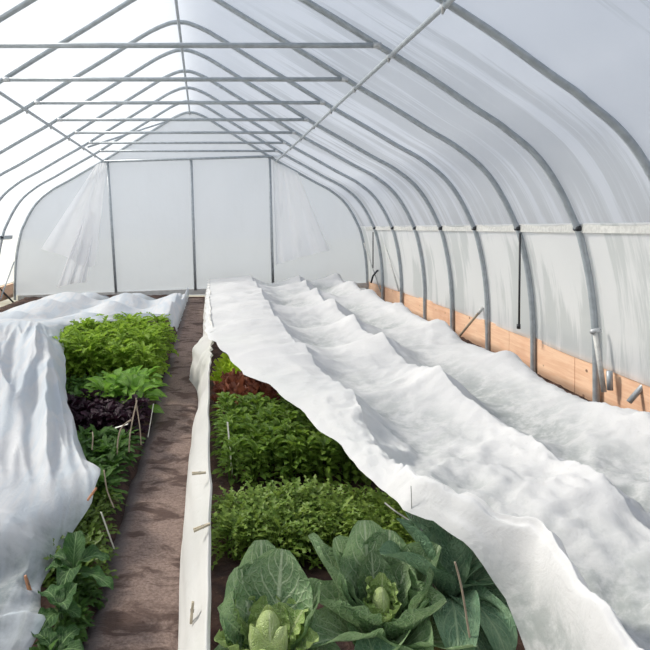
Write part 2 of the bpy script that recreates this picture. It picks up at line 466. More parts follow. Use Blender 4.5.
# end wall built as columns so it can carry a gentle ripple
xs = np.linspace(p[0][0] + .002, p[-1][0] - .002, 90); vv = []; uv = []
top = np.array([np.interp(x, p[:, 0][np.argsort(p[:, 0])], p[:, 1][np.argsort(p[:, 0])]) for x in xs])
for i, x in enumerate(xs):
    # upper envelope of the section at this x
    zt = max(z for a, z in zip(p[:, 0], p[:, 1]) if abs(a - x) < .06) if any(abs(a - x) < .06 for a in p[:, 0]) else top[i]
    zt = max(top[i], .1) if abs(x) < 3.2 else zt
    for k in range(24):
        z = .06 + (zt - .06) * k / 23
        rip = .012 * mn.noise(Vector((x * 1.2, z * .8, 3)))
        vv.append((x, YE + .04 + rip, z)); uv.append((x, z))
f = [(i * 24 + k, (i + 1) * 24 + k, (i + 1) * 24 + k + 1, i * 24 + k + 1) for i in range(89) for k in range(23)]
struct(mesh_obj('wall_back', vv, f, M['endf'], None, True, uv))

# baseboards
b = MB(); rr = random.Random(3)
edges = [-1.6, .2, 1.9, 3.55, 4.75, 5.95, 7.6, 9.4, 11.4]
for a, c in zip(edges[:-1], edges[1:]):
    x0, _ = at_z(a, -700, 1); x1, _ = at_z(c, -700, 1)
    p0, p1 = Vector((x0 + .055, a * S + .003, .215)), Vector((x1 + .055, c * S - .003, .215))
    d = p1 - p0; ang = math.atan2(d.y, d.x)
    b.box((p0 + p1) / 2 + Vector((0, 0, rr.uniform(-.008, .008))), (d.length, .04, .39), Matrix.Rotation(ang, 3, 'Z'), .005)
struct(b.build('baseboard_right', M['board'], None, False))
b = MB()
x0, _ = at_z(-1.6, -700, -1); x1, _ = at_z(11.4, -700, -1)
p0, p1 = Vector((x0 - .055, -1.6 * S, .18)), Vector((x1 - .055, YE, .18)); d = p1 - p0
b.box((p0 + p1) / 2, (d.length, .04, .32), Matrix.Rotation(math.atan2(d.y, d.x), 3, 'Z'), .005)
struct(b.build('baseboard_left', M['board'], None, False))
a, c = W(18, 298, YE), W(372, 285, YE); d = c - a
b = MB().box((a + c) / 2, (d.length, .05, .12), Matrix.Rotation(-math.atan2(d.z, math.hypot(d.x, d.y)), 3, 'Y'), .006)
struct(b.build('baseboard_back', M['sill'], None, False))
a, c = W(18, 302, YE), W(372, 296, YE)
b = MB().box((a + c) / 2 + Vector((0, .05, -.03)), (d.length, .04, .16), None, .004)
struct(b.build('trim_1', M['oldboard'], None, False))

# end wall frame
def pipe(name, a, c, r, mat, label, cat, group=None, n=2):
    o = MB().tube([Vector(a).lerp(Vector(c), i / (n - 1)) for i in range(n)], r, 8).build(name, M[mat])
    return tag(o, label, cat, group)
for (p0, p1, lab) in (((107.5, 162), (116, 292), 'left upright steel post of the end wall beside the loose plastic'), ((191, 159), (195.5, 290), 'middle upright steel post of the end wall'),
                      ((269.5, 157), (273, 284), 'right upright steel post of the end wall')):
    pipe('end_post', W(*p0, YE - .03), W(*p1, YE - .03), .033, 'steel', lab, 'post', 'upright posts of the end wall')
pipe('end_header', W(104, 161.5, YE - .05), W(285, 156, YE - .05), .03, 'steel', 'horizontal steel header across the top of the end wall posts', 'header bar')
pipe('diagonal_brace', W(168, 121, 11.3 * S), W(88, 147, 9.5 * S), .02, 'steel', 'thin diagonal roof brace at the far left of the ridge', 'brace')
pipe('diagonal_brace', W(382, 236, 10.3 * S), W(399, 291, 9.35 * S), .018, 'whitepipe', 'pale slanting brace between the last hoops of the right wall', 'brace', None)
pipe('diagonal_brace', W(364, 243, 11.2 * S), W(381, 292, 10.5 * S), .014, 'whitepipe', 'thin slanting brace next to the end wall at right', 'brace', None)
pipe('diagonal_brace', W(14, 262, 11.2 * S), W(0, 300, 10.4 * S), .016, 'steel', 'slanting brace at the far left corner', 'brace', None)
pipe('diagonal_brace', W(13, 302, 11.2 * S), W(-2, 287, 10.6 * S), .02, 'dark', 'short dark brace at the foot of the far left corner', 'brace', None)

# rods and odd pipes on the right wall
def rod(name, p0, p1, Y, r, mat, label, cat, Y1=None):
    return pipe(name, W(*p0, Y), W(*p1, Y1 or Y), r, mat, label, cat)
o = rod('hanging_rod', (520, 233), (519, 326), 5.35 * S, .011, 'dark', 'thin dark rod hanging from the right side rail', 'rod')
MB().tube([W(518.6, 326, 5.35 * S) - Vector((0, 0, .03)), W(518.6, 326, 5.35 * S) + Vector((0, 0, .02))], .02, 8).build('rod_end', M['dark'], o)
rod('hanging_rod', (373, 232), (373, 268), 10.5 * S, .012, 'dark', 'short far rod hanging near the end wall', 'rod')
o = rod('slanted_stick', (459.5, 336), (481, 310), 6.55 * S, .016, 'twig', 'slanted stick with white tip between cover and right board', 'stick')
c = MB().tube([W(478, 313.5, 6.55 * S - .0), W(483, 307.5, 6.55 * S)], .024, 8).build('white_tip', M['whitepipe'], o); c['label'] = 'white tip'
o = rod('leaning_post', (595, 333), (604, 392), 4.3 * S, .021, 'whitepipe', 'short pale post leaning against a hoop leg at the right board', 'post', 4.22 * S)
MB().tube([W(591, 332, 4.3 * S), W(600, 330, 4.3 * S)], .022, 8).build('post_collar', M['clamp'], o)
rod('stub_pipe', (609.5, 371), (610, 390), 4.2 * S, .024, 'steel', 'short grey pipe stub standing before the right board', 'pipe')
rod('slanted_pipe', (629, 402), (662, 364), 3.95 * S, .021, 'steel', 'slanted grey pipe leaving the picture at the right edge', 'pipe')
o = MB().tube([W(371, 283, 10.7 * S), W(373, 276, 10.7 * S), W(377, 271, 10.7 * S), W(380, 270, 10.7 * S)], .02, 8).build('bent_pipe', M['dark']); tag(o, 'dark bent pipe at the far right corner', 'pipe')

# loose plastic flaps on the end wall
def flap(poly_top, poly_bot, label, seed, name='plastic_flap', ys=.10):
    n, m = 26, 22; v = []; uv = []
    tp, bt = catmull(poly_top, n), catmull(poly_bot, n)
    for i in range(n):
        for k in range(m):
            t = k / (m - 1); q = tp[i] * (1 - t) + bt[i] * t
            w = mn.noise(Vector((i * .33 + seed, t * 1.1, seed))) * .09 * (.2 + t) + .05 * math.sin(i * .75 + seed) * t
            P = W(q[0], q[1], YE - ys); P.y += w; v.append(P); uv.append((i / n * 1.5, t * 2))
    f = [(i * m + k, (i + 1) * m + k, (i + 1) * m + k + 1, i * m + k + 1) for i in range(n - 1) for k in range(m - 1)]
    tag(mesh_obj(name, v, f, M['flap'], None, True, uv), label, 'plastic sheet')
flap([(96, 165), (101, 163), (107, 163)], [(40, 249), (58, 254), (72, 260), (80, 265), (95, 265), (99, 236)], 'loose crumpled plastic flap hanging left of the left end post', 1.3)
flap([(273, 161), (285, 166), (298, 173)], [(276, 265), (300, 258), (329, 250)], 'loose plastic flap hanging right of the right end post', 4.1, ys=.08)
flap([(86, 208), (94, 210), (99, 212)], [(56, 288), (70, 284), (86, 282)], 'thin torn plastic wisp below the crumpled flap', 7.7, ys=.05)

# ------------------------------------------------------------------ ground
def ground_z(x, y):
    d = max(0, min(1, (-.50 - x) / .10)) if x < -.3 else max(0, min(1, (x + .10) / .10))
    z = -.012 + .085 * d * d * (3 - 2 * d)
    if d > .3:
        z += .028 * mn.noise(Vector((x * 5, y * 5, 0))) + .014 * mn.noise(Vector((x * 15, y * 15, 2)))
    if x > 2.75 or x < -3.4: z -= .05
    return z
v = []; xs = np.arange(-4.2, 3.75, .05); ys = np.arange(-1.8, 14.0, .06)
for y in ys:
    for x in xs: v.append((x, y, ground_z(x, y)))
nx = len(xs)
f = [(j * nx + i, j * nx + i + 1, (j + 1) * nx + i + 1, (j + 1) * nx + i) for j in range(len(ys) - 1) for i in range(nx - 1)]
struct(mesh_obj('floor', v, f, M['soil']))
v = []; xs = np.linspace(0, 1, 22); ys = np.arange(-1.8, 13.8, .05)
for y in ys:
    l = -.50 + .02 * mn.noise(Vector((0, y * 2.5, 1))); r = -.085 + .01 * mn.noise(Vector((4, y * 2, 1)))
    for t in xs:
        x = l + (r - l) * t
        v.append((x, y, .012 + .012 * mn.noise(Vector((x * 7, y * 5, 5))) + .005 * mn.noise(Vector((x * 22, y * 18, 5))) - .03 * (abs(t - .5) * 2) ** 8))
nx = len(xs)
f = [(j * nx + i, j * nx + i + 1, (j + 1) * nx + i + 1, (j + 1) * nx + i) for j in range(len(ys) - 1) for i in range(nx - 1)]
struct(mesh_obj('footpath', v, f, M['path']), 'narrow trodden dirt path between the two beds, moist in patches', 'path')
struct(mesh_obj('ground', [(-60, -40, -.1), (60, -40, -.1), (60, 90, -.1), (-60, 90, -.1)], [(0, 1, 2, 3)], M['outside']))

# ------------------------------------------------------------------ row covers
def ridged(x, y, z):
    return 1 - 2 * abs(mn.noise(Vector((x, y, z))))
def sheet(name, rows, ncol, mat, label, wrinkle, cat='row cover', ctrl_fn=None):
    """rows: list of Y, ctrl_fn(Y) -> control points (x, z); wrinkle(x,y,z,s) -> (dx, dy, dz)"""
    v = []
    for Y in rows:
        c = catmull(ctrl_fn(Y), ncol)
        for k in range(ncol):
            x, z = c[k]; dx, dy, dz = wrinkle(x, Y, z, k / (ncol - 1))
            v.append((x + dx, Y + dy, max(z + dz, .015)))
    m = ncol
    f = [(j * m + k, j * m + k + 1, (j + 1) * m + k + 1, (j + 1) * m + k) for j in range(len(rows) - 1) for k in range(m - 1)]
    o = mesh_obj(name, v, f, mat)
    return tag(o, label, cat)
def ip(Y, tab):
    a = np.array(tab); return [float(np.interp(Y, a[:, 0], a[:, i])) for i in range(1, a.shape[1])]
def sag(Y, L, y0):
    t = ((Y - y0) / L) % 1.0
    return 4 * t * (1 - t)

EDGE_R = [(1.0, 1.0, .04), (1.6, 1.02, .06), (1.9, 1.05, .12), (2.0, 1.055, .20), (2.08, 1.03, .34), (2.15, .94, .47), (2.24, .86, .50), (2.34, .75, .50), (2.9, .66, .52), (3.6, .54, .52),
          (4.2, .41, .52), (4.57, .26, .50), (5.5, .12, .50), (6.3, -.02, .48), (7, -.05, .45), (10, -.05, .45), (13.6, -.02, .45)]
CR_A = [(1.0, 1.10, .50), (1.6, 1.10, .50), (2.04, 1.13, .56), (2.2, 1.0, .58), (2.35, .84, .58), (2.94, .83, .58), (3.74, .89, .59), (5, .82, .60), (6.65, .76, .61), (10.7, .86, .60), (13.6, .9, .55)]
CR_B = [(1.0, 1.72, .42), (2.3, 1.68, .46), (2.7, 1.66, .54), (3.1, 1.66, .59), (6.3, 1.64, .62), (13.6, 1.95, .58)]
CR_C = [(1.0, 2.40, .48), (3.4, 2.43, .54), (6.3, 2.50, .58), (13.6, 2.75, .60)]
def right_ctrl(Y):
    xe, ze = ip(Y, EDGE_R); xa, za = ip(Y, CR_A); xb, zb = ip(Y, CR_B); xc, zc = ip(Y, CR_C)
    sA, sB, sC = sag(Y, 1.55, .5), sag(Y + .2 * math.sin(Y), 1.45, 1.2), sag(Y, 1.6, .2)
    za -= .07 * sA * (1 if Y > 2.5 else .2); zb -= .125 * sB; zc -= .095 * sC
    v1 = .16 + .04 * math.sin(Y * 2.1); near = max(0, min(1, (2.9 - Y) / .5)); v2 = .15 + .07 * near + .05 * math.sin(Y * 1.7 + 1)
    mid = lambda a, b, t: a + (b - a) * t
    return [(xe, ze), (mid(xe, xa, .5), mid(ze, za, .62) + .01), (xa - .015, za + .004), (xa + .03, za - .03),
            (mid(xa, xb, .35), mid(za, zb, .4) - v1 * .85 - .10 * near), (mid(xa, xb, .7), mid(za, zb, .7) - v1 * .55 - .05 * near), (xb - .02, zb + .004), (xb + .03, zb - .035),
            (mid(xb, xc, .4), mid(zb, zc, .4) - v2), (mid(xb, xc, .75), mid(zb, zc, .75) - v2 * .5), (xc, zc), (xc + .12, zc - .06), (xc + .27, .2), (xc + .33, .06)]
def wr_right(x, y, z, s):
    near = max(0.0, min(1.0, (4.2 - y) / 1.6))
    e = min(1, s * 6)
    d = .020 * mn.noise(Vector((x * 2.4, y * 1.5, 1))) + .020 * ridged(x * 2.6 + y * 1.3, y * 1.1 - x * .8, 4.0) + .007 * ridged(x * 5 - y * 2.2, y * 1.6, 9.0)
    far = 1 - near
    d += far * (.016 * max(0, ridged(x * .9 + .3 * y, y * 3.4 + .5 * math.sin(x * 3), 12.0)) ** 3 + .010 * max(0, ridged(x * 1.6, y * 7 + 1.2 * math.sin(x * 2.2), 15.0)) ** 4)
    d += near * (.018 * max(0, ridged(x * 10 + y * 7, y * 9 - x * 6, 21.0)) ** 2 + .045 * ridged(x * 2.9 + y * .7, y * 3.2 - x, 7.0) + .022 * ridged(x * 7 - y * 3, y * 6 + x * 2, 2.0) + .006 * mn.noise(Vector((x * 22, y * 22, 3))))
    fl = max(0, min(1, (2.3 - y) / .2)) * max(0, 1 - s * 4.2)
    d += fl * .035 * math.sin(s * 75 + y * 3 + 2 * mn.noise(Vector((s * 9, y * 2, 0))))
    # cross folds hanging between the hoops
    for yy in (0, .5):
        t = ((y + .12 * math.sin(x * 2.5) - .5) / 1.5 + yy) % 1.0
        d += .022 * math.exp(-((t - .5) / .035) ** 2) * max(0, mn.noise(Vector((x * 1.6, y * .4, 6 + yy))) + .35) * (1 - near)
    hem = .012 * math.sin(y * 11) * (1 - e)
    return hem + .008 * mn.noise(Vector((y * 6, z * 6, 2))), .02 * mn.noise(Vector((x * 3, y * 3, 8))), d * (.25 + .75 * e)
rowsY = list(np.arange(1.0, 5, .022)) + list(np.arange(5, 13.6, .045))
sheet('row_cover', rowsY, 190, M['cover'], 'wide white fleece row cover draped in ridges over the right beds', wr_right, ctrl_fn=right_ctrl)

# strip of cover standing along the right bank of the path
TOPZ = [(1.0, .26), (2.0, .27), (4.5, .30), (5.3, .34), (6.0, .44), (6.6, .50), (13.5, .47)]
def strip_ctrl(Y):
    zt, = ip(Y, TOPZ)
    if Y < 5:
        b = -.128 + .02 * math.sin(Y * 1.3)
    else: b = -.105 - .13 * math.exp(-((Y - 6.55) / .45) ** 2)
    return [(b, .012), (b + .012, zt * .3), (b + .05, zt * .65), (-.022, zt * .93), (-.008, zt), (.004, zt * .95)]
def wr_strip(x, y, z, s):
    g = math.exp(-((y - 6.3) / .7) ** 2)
    d = .014 * mn.noise(Vector((y * 2.2, z * 3, 0))) + .010 * max(0, ridged(y * .9 + z * 4, z * 5, 5)) ** 2 + g * .05 * ridged(y * 5, z * 4, 3) * (z / .4)
    if y > 6.4: d += .02 * ridged(y * 2.4, z * 2, 6)
    return d, 0, .012 * mn.noise(Vector((y * 3, 2, 2))) * s
sheet('row_cover', list(np.arange(1.0, 13.4, .03)), 26, M['strip'], 'narrow white cover strip standing along the right side of the dirt path', wr_strip, ctrl_fn=strip_ctrl)

# left beds
EDGE_L = [(1.0, -.66, .06), (1.8, -.66, .08), (2.1, -.625, .12), (2.2, -.60, .17), (2.35, -.66, .13), (2.5, -.70, .12), (2.75, -.675, .14), (3.0, -.585, .25), (3.15, -.565, .32), (3.27, -.60, .30), (3.45, -.68, .24),
          (3.7, -.78, .22), (4.6, -1.09, .27), (5.7, -1.37, .42), (6.4, -1.57, .48), (6.75, -1.62, .50), (7.1, -1.25, .50), (7.4, -.98, .49), (7.75, -.62, .48), (7.9, -.47, .40), (8.2, -.44, .20), (13.4, -.44, .12)]
ZI_L = [(1.0, .10), (2.2, .11), (2.55, .12), (2.61, .31), (2.68, .35), (3.2, .33), (4.1, .47), (5.0, .60), (6.0, .66), (6.8, .60), (8, .55), (10.4, .49), (11.5, .38), (12.5, .25), (13.4, .10)]
def left_ctrl(Y):
    xe, ze = ip(Y, EDGE_L); zi, = ip(Y, ZI_L)
    far = max(0, min(1, (Y - 6.6) / 1.0)); s1 = sag(Y, 1.5, 1.45)
    zi -= far * .10 * s1
    v = .13 * far
    near = [(xe, ze), (xe - .06, ze + (zi - ze) * .35), (xe - .16, ze + (zi - ze) * .72), (xe - .34, zi - .02), (xe - .6, zi), (xe - .95, zi - .02), (xe - 1.3, zi + .01), (xe - 1.7, zi - .02), (min(-3.0, xe - 2), zi - .1), (-3.5, .12)]
    fr = [(-.44, ze), (-.47, .3), (-.53, zi - .03), (-.62, zi), (-1.0, zi - v), (-1.45, zi + .0), (-1.9, zi - v), (-2.4, zi + .02), (-3.0, zi - .12), (-3.5, .12)]
    fr = [(max(-3.6, min(a, xe - i * .02)), b) for i, (a, b) in enumerate(fr)]
    if xe < -.5: fr[0] = (xe, ze); fr[1] = (xe - .02, ze + .005); fr[2] = (xe - .06, ze + .012); fr[3] = (xe - .12, max(zi, ze) )
    return [(a[0] * (1 - far) + b_[0] * far, a[1] * (1 - far) + b_[1] * far) for a, b_ in zip(near, fr)]
def wr_left(x, y, z, s):
    e = min(1, s * 8)
    nearf = max(0, min(1, (6.2 - y) / .8)) * max(0, min(1, (y - 2.9) / .4))
    q = x + y * .30                                            # pleats running down towards the clipped corner
    d = .020 * mn.noise(Vector((x * 2.2, y * 1.4, 1))) + .012 * ridged(x * 4 + y, y * 1.6, 4)
    d += nearf * (.10 * max(0, ridged(q * 4.2, y * .45, 2)) ** 2 + .05 * max(0, ridged(q * 9.5, y * .7, 6)) ** 2) * (.5 + .5 * min(1, max(0, (y - 3.0) / .8)))
    low = max(0, min(1, (2.75 - y) / .15))
    d += low * (.035 * ridged(x * 4 + y * 2, y * 4 - x * 2, 8) + .018 * ridged(x * 9, y * 9, 1))
    hem = .02 * mn.noise(Vector((y * 5, 0, 7))) * (1 - e)
    return hem + .015 * mn.noise(Vector((y * 4, z * 5, 2))) * e, .03 * mn.noise(Vector((x * 3, y * 2, 5))), d * (.2 + .8 * e)
rowsL = list(np.arange(1.0, 4, .02)) + list(np.arange(4, 6.5, .03)) + list(np.arange(6.5, 8.2, .018)) + list(np.arange(8.2, 13.4, .05))
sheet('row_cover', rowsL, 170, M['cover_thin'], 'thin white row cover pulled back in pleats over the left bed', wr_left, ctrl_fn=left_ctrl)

# ------------------------------------------------------------------ leaves and plants
def leaf(L, Wd, a0, a1, prof, az=0.0, base=(0, 0, 0), nu=5, nv=7, cup=.3, ruffle=0.0, rn=4, twist=0.0, rnd=None, lobes=None, bend=1.0):
    """grid leaf growing from base; a0/a1 = elevation at base and tip (rad)"""
    rnd = rnd or random
    v, uv = [], []
    ph = rnd.uniform(0, 6); ph2 = rnd.uniform(0, 6)
    r = z = 0.0
    ca, sa = math.cos(az), math.sin(az)
    for j in range(nv):
        t = j / (nv - 1); a = a0 + (a1 - a0) * t ** bend
        if j:
            r += math.cos(a) * L / (nv - 1); z += math.sin(a) * L / (nv - 1)
        w = Wd * prof(t)
        if lobes: w *= lobes(j)
        nx, nz = -math.sin(a), math.cos(a)
        for i in range(nu):
            u = i / (nu - 1) * 2 - 1
            h = cup * w * u * u + ruffle * L * abs(u) ** 1.5 * math.sin(t * rn * 2 * PI + ph + (ph2 if u > 0 else 0)) * min(1, t * 3)
            h += twist * u * w * t
            rr = r + nx * h - (abs(u) * w * .25 * (1 if t > .1 else 0)) * math.cos(a); zz = z + nz * h
            y = u * w * (1 - .25 * cup * u * u)
            v.append((base[0] + rr * ca - y * sa, base[1] + rr * sa + y * ca, base[2] + zz)); uv.append(((u + 1) / 2, t))
    f = [(j * nu + i, j * nu + i + 1, (j + 1) * nu + i + 1, (j + 1) * nu + i) for j in range(nv - 1) for i in range(nu - 1)]
    return v, f, uv

def pr_spoon(t):  return .10 + (.0 if t < .25 else 1) * .9 * math.sin(PI * min(1, max(0, (t - .25) / .78)) ** .8) if t < .995 else .06
def pr_cab(t):    return .13 if t < .10 else .13 + .87 * math.sin(PI * min(.992, (t - .10) / .905)) ** .62
def pr_strap(t):  return .16 + .84 * math.sin(PI * min(1, t * .97 + .02)) ** .9
def pr_wide(t):   return .15 + .85 * math.sin(PI * min(.96, t) ** 1.3) ** .8

def plant_mesh(kind, seed):
    r = random.Random(seed); b = MB()
    U = r.uniform
    def bush(n, R, z0, z1, L, Wd, prof, nu, nv, lob=None, cup=(.1, .5), ruf=.03, rn=2, stems=7, droop=.9):
        for i in range(n):
            az = i * 2.4 + U(-.5, .5); q = ((i + .5) / n) ** .6              # q: 0 centre-top, 1 rim
            z = (z1 - (z1 - z0) * q ** 2.2) * U(.86, 1.05); rr = R * q * U(.5, 1)
            a0 = U(.9, 1.3) - .7 * q; a1 = a0 - droop * U(.5, 1.3)
            b.add(*leaf(U(*L), U(*Wd), a0, a1, prof, az + U(-.4, .4), (rr * math.cos(az), rr * math.sin(az), z), nu, nv, U(*cup), ruf, rn, U(-.4, .4), r, lob))
        for i in range(stems):
            az = U(0, 6.28); rr = R * U(.2, .75)
            b.tube([(rr * .35 * math.cos(az), rr * .35 * math.sin(az), -.01), (rr * math.cos(az), rr * math.sin(az), z1 * .95)], [.004, .0025], 4, False)
    if kind == 'spinach':
        bush(72, .075, .04, .23, (.05, .08), (.015, .022), pr_spoon, 5, 6, None, (.1, .6), .02)
    elif kind == 'feather':
        bush(62, .075, .03, .13, (.07, .11), (.012, .019), pr_wide, 5, 11, lambda j: (1.0 if j % 2 else .2), (-.1, .5), .05, 3)
    elif kind == 'lettuce':
        bush(74, .10, .06, .33, (.09, .15), (.022, .036), pr_wide, 5, 11, lambda j: (1.0 if j % 2 else .42), (.1, .7), .05, 4, 9, 1.1)
    elif kind == 'pale':
        bush(26, .09, .06, .17, (.11, .16), (.028, .042), pr_spoon, 7, 8, None, (.1, .6), .03, 2, 8, 1.0)
    elif kind == 'purple':
        bush(38, .075, .03, .16, (.055, .09), (.018, .027), pr_cab, 5, 8, None, (.3, .9), .06, 3)
    elif kind == 'low':
        bush(38, .07, .02, .11, (.07, .12), (.014, .022), pr_strap, 5, 7, None, (.1, .5), .03, 2)
    elif kind == 'moss':
        bush(46, .07, .01, .07, (.06, .10), (.012, .02), pr_wide, 5, 9, lambda j: (1.0 if j % 2 else .3), (0, .4), .04, 2)
    elif kind in ('frisee', 'redlet'):
        for i in range(30):
            az = i * 2.4 + U(-.4, .4); q = i / 29
            lob = lambda j: (1.0 if j % 2 else .45)
            b.add(*leaf(U(.14, .2), U(.035, .055), U(.2, .5) + 1.0 * q, U(.3, .9) + .7 * q, pr_cab, az, (U(-.02, .02), U(-.02, .02), 0), 7, 13, U(.3, .7), .09, 4, U(-.3, .3), r, lob))
    return b

PROTO = {}
def plant(kind, matkey, name, loc, rz, sc, label, cat, group, seed, sz=1.0):
    key = (kind, matkey, seed)
    if key not in PROTO:
        o = plant_mesh(kind, seed * 13 + 5).build(name, M[matkey]); PROTO[key] = o
    else:
        o = PROTO[key].copy(); col.objects.link(o)
    o.location = loc; o.rotation_euler = (random.uniform(-.12, .12), random.uniform(-.12, .12), rz); o.scale = (sc, sc, sc * sz)
    tag(o, label, cat, group)
    return o
def block(kind, matkey, name, rows, x0f, x1f, dx, labels, cat, group, sc=(.85, 1.15), jit=.035, sz=1.0, nseed=4, zoff=0.0):
    """rows: list of Y; one label per row"""
    for ri, Y in enumerate(rows):
        x0, x1 = x0f(Y), x1f(Y); n = max(1, int(round((x1 - x0) / dx)) + 1)
        for i in range(n):
            x = x0 + (x1 - x0) * (i / max(1, n - 1)) + random.uniform(-jit, jit); y = Y + random.uniform(-jit, jit)
            plant(kind, matkey, name, (x, y, ground_z(x, y) - .005 + zoff), random.uniform(0, 6.28), random.uniform(*sc), labels[ri], cat, group + ', ' + labels[ri].split(' in the ')[-1], random.randrange(nseed), sz)

ordn = ['front', 'second', 'third', 'fourth', 'fifth', 'sixth', 'seventh', 'eighth']
# right bed
re = lambda Y: ip(Y, EDGE_R)[0]
R8 = [3.64, 3.78, 3.92, 4.06, 4.28, 4.42, 4.55]
block('spinach', 'spinach', 'spinach_plant', R8, lambda Y: .15, lambda Y: re(Y) + .40, .105,
      [f'dark green spinach plant with spoon leaves in the {o} row of the spinach block' for o in ordn], 'spinach plant', 'spinach plants', (1.0, 1.2), .025)
R4 = [2.78, 2.90, 3.02, 3.13]
block('feather', 'feather', 'feathery_green', R4, lambda Y: .14, lambda Y: min(.95, re(Y) + .35), .105,
      [f'feathery light green salad plant in the {o} row behind the cabbages' for o in ordn], 'salad plant', 'feathery greens', (1.0, 1.25), .03)
block('redlet', 'redlet', 'red_lettuce', [4.92, 5.14, 5.36], lambda Y: .25, lambda Y: .46, .13,
      [f'bronze red frilly lettuce in the {o} row of red lettuces' for o in ordn], 'lettuce', 'red lettuces', (1.5, 1.7), .02)
block('frisee', 'frisee', 'frisee_lettuce', [5.75, 6.0], lambda Y: .20, lambda Y: .40, .13,
      [f'yellow green frilly lettuce in the {o} row at the cover fold' for o in ordn], 'lettuce', 'yellow frilly lettuces', (1.4, 1.6), .02)
# left bed
le = lambda Y: ip(Y, EDGE_L)[0]
block('lettuce', 'lettuce', 'leafy_green', [5.88, 6.18, 6.5, 6.78, 7.06, 7.34], lambda Y: max(-1.5, le(Y) - .05) if Y < 7 else -1.4, lambda Y: -.62, .16,
      [f'tall bright green leafy vegetable in the {o} row before the far left cover' for o in ordn], 'leafy vegetable', 'tall bright greens', (1.1, 1.35), .04)
block('pale', 'pale', 'pale_green', [4.98, 5.2, 5.42], lambda Y: -.88, lambda Y: -.58, .15,
      [f'pale green broad leaved plant in the {o} row of the clump above the purple plants' for o in ordn], 'leafy vegetable', 'pale broad leaved greens', (1.1, 1.35), .03)
block('low', 'lowgreen', 'small_green', [5.15, 5.4, 5.65], lambda Y: -1.3, lambda Y: -.98, .14,
      [f'small dark green plant in the {o} row between purple and bright greens' for o in ordn], 'leafy vegetable', 'small greens behind the purple plants', (.9, 1.1), .03)
block('purple', 'purple', 'purple_green', [4.36, 4.52, 4.68, 4.84], lambda Y: le(Y) - .06, lambda Y: -.57, .105,
      [f'dark purple leafy plant in the {o} row of the purple patch' for o in ordn], 'purple plant', 'dark purple plants', (.95, 1.2), .025)
block('low', 'lowgreen', 'green_seedling', [3.42, 3.56, 3.70, 3.84, 3.98, 4.12], lambda Y: le(Y) - .03, lambda Y: -.605, .09,
      [f'low green narrow leaved plant in the {o} row below the purple patch' for o in ordn], 'leafy vegetable', 'low greens below the purple patch', (.9, 1.2), .025)
block('moss', 'moss', 'young_green', [2.66, 2.78, 2.90, 3.02, 3.14, 3.26], lambda Y: max(-.85, le(Y) - .05), lambda Y: -.585, .085,
      [f'yellowish low ragged green in the {o} row beside the white marker stick' for o in ordn], 'leafy vegetable', 'low ragged greens', (.9, 1.2), .02)

# ---- cabbages
def big_leaf(parent, name, mat, L, Wd_, a0, a1, az, base=(0, 0, 0), cup=.35, ruffle=.02, rn=3, twist=0, seed=0, label=None, bend=1.0, prof=pr_cab):
    Wd = Wd_ * (1.22 if name == 'outer_leaf' else 1.0)
    v, f, uv = leaf(L, Wd, a0, a1, prof, az, base, 15, 22, cup, ruffle, rn, twist, random.Random(seed), None, bend)
    o = mesh_obj(name, v, f, M[mat], parent, True, uv)
    if label: o['label'] = label
    return o
def head(parent, loc, rx, rz, tilt=0):
    v, f, uv = [], [], []; n, m = 26, 18
    for j in range(m):
        t = j / (m - 1); a = PI * t
        for i in range(n):
            th = 2 * PI * i / n
            k = 1 + .13 * (((th + t * 1.6) / (2 * PI) * 3) % 1.0) + .03 * math.sin(th * 9 - t * 4) * t
            rr = rx * math.sin(a) ** .85 * k * (1 - .34 * t)
            v.append((loc[0] + rr * math.cos(th), loc[1] + rr * math.sin(th), loc[2] + rz * (1 - math.cos(a)) - .0)); uv.append(((i / n * 2) % 1.0, t))
    for j in range(m - 1):
        for i in range(n): f.append((j * n + i, j * n + (i + 1) % n, (j + 1) * n + (i + 1) % n, (j + 1) * n + i))
    o = mesh_obj('head', v, f, M['cabhead'], parent, True, uv); o['label'] = 'pale yellow green firm heart'
    return o
D = math.radians
def stem(parent, h, r=.018):
    return MB().tube([(0, 0, -.03), (0, 0, h)], [r * 1.2, r], 8).build('stem', M['pale'], parent)

# pointed cabbage, left
c1 = empty('cabbage', (.20, 2.03, .075)); tag(c1, 'blue green cabbage with pale pointed heart, nearer the path', 'cabbage', 'cabbages')
stem(c1, .10)
head(c1, (0, -.02, .085), .054, .088)
for i, (az, L, w, a0, a1, cp) in enumerate([(122, .33, .12, 56, 72, .12), (66, .38, .115, 58, 78, .18), (158, .25, .10, 46, 52, .25), (24, .33, .07, 40, 66, .7), (-18, .27, .09, 30, 8, .4),
                                        (205, .25, .10, 28, -5, .3), (250, .24, .10, 20, -15, .3), (300, .26, .10, 22, -10, .3), (92, .40, .10, 56, 70, .3)]):
    big_leaf(c1, 'outer_leaf', 'cabbage', L, w, D(a0), D(a1), D(az), (.02 * math.cos(D(az)), .02 * math.sin(D(az)), .03), cp, .028, 3.4, .12, 20 + i)
for i, (az, L, w, a0, a1) in enumerate([(80, .20, .08, 76, 50), (135, .22, .08, 66, 50), (22, .22, .08, 68, 48), (195, .20, .08, 50, 30), (345, .19, .075, 50, 40), (232, .17, .07, 44, 18), (302, .17, .07, 44, 18), (268, .14, .06, 34, 5)]):
    o = big_leaf(c1, 'inner_leaf', 'cabbage_in', L, w, D(a0), D(a1), D(az), (.035 * math.cos(D(az)), .035 * math.sin(D(az)), .055), .42, .065, 7, .1, 50 + i)
    o['label'] = 'yellow green ruffled inner leaf'

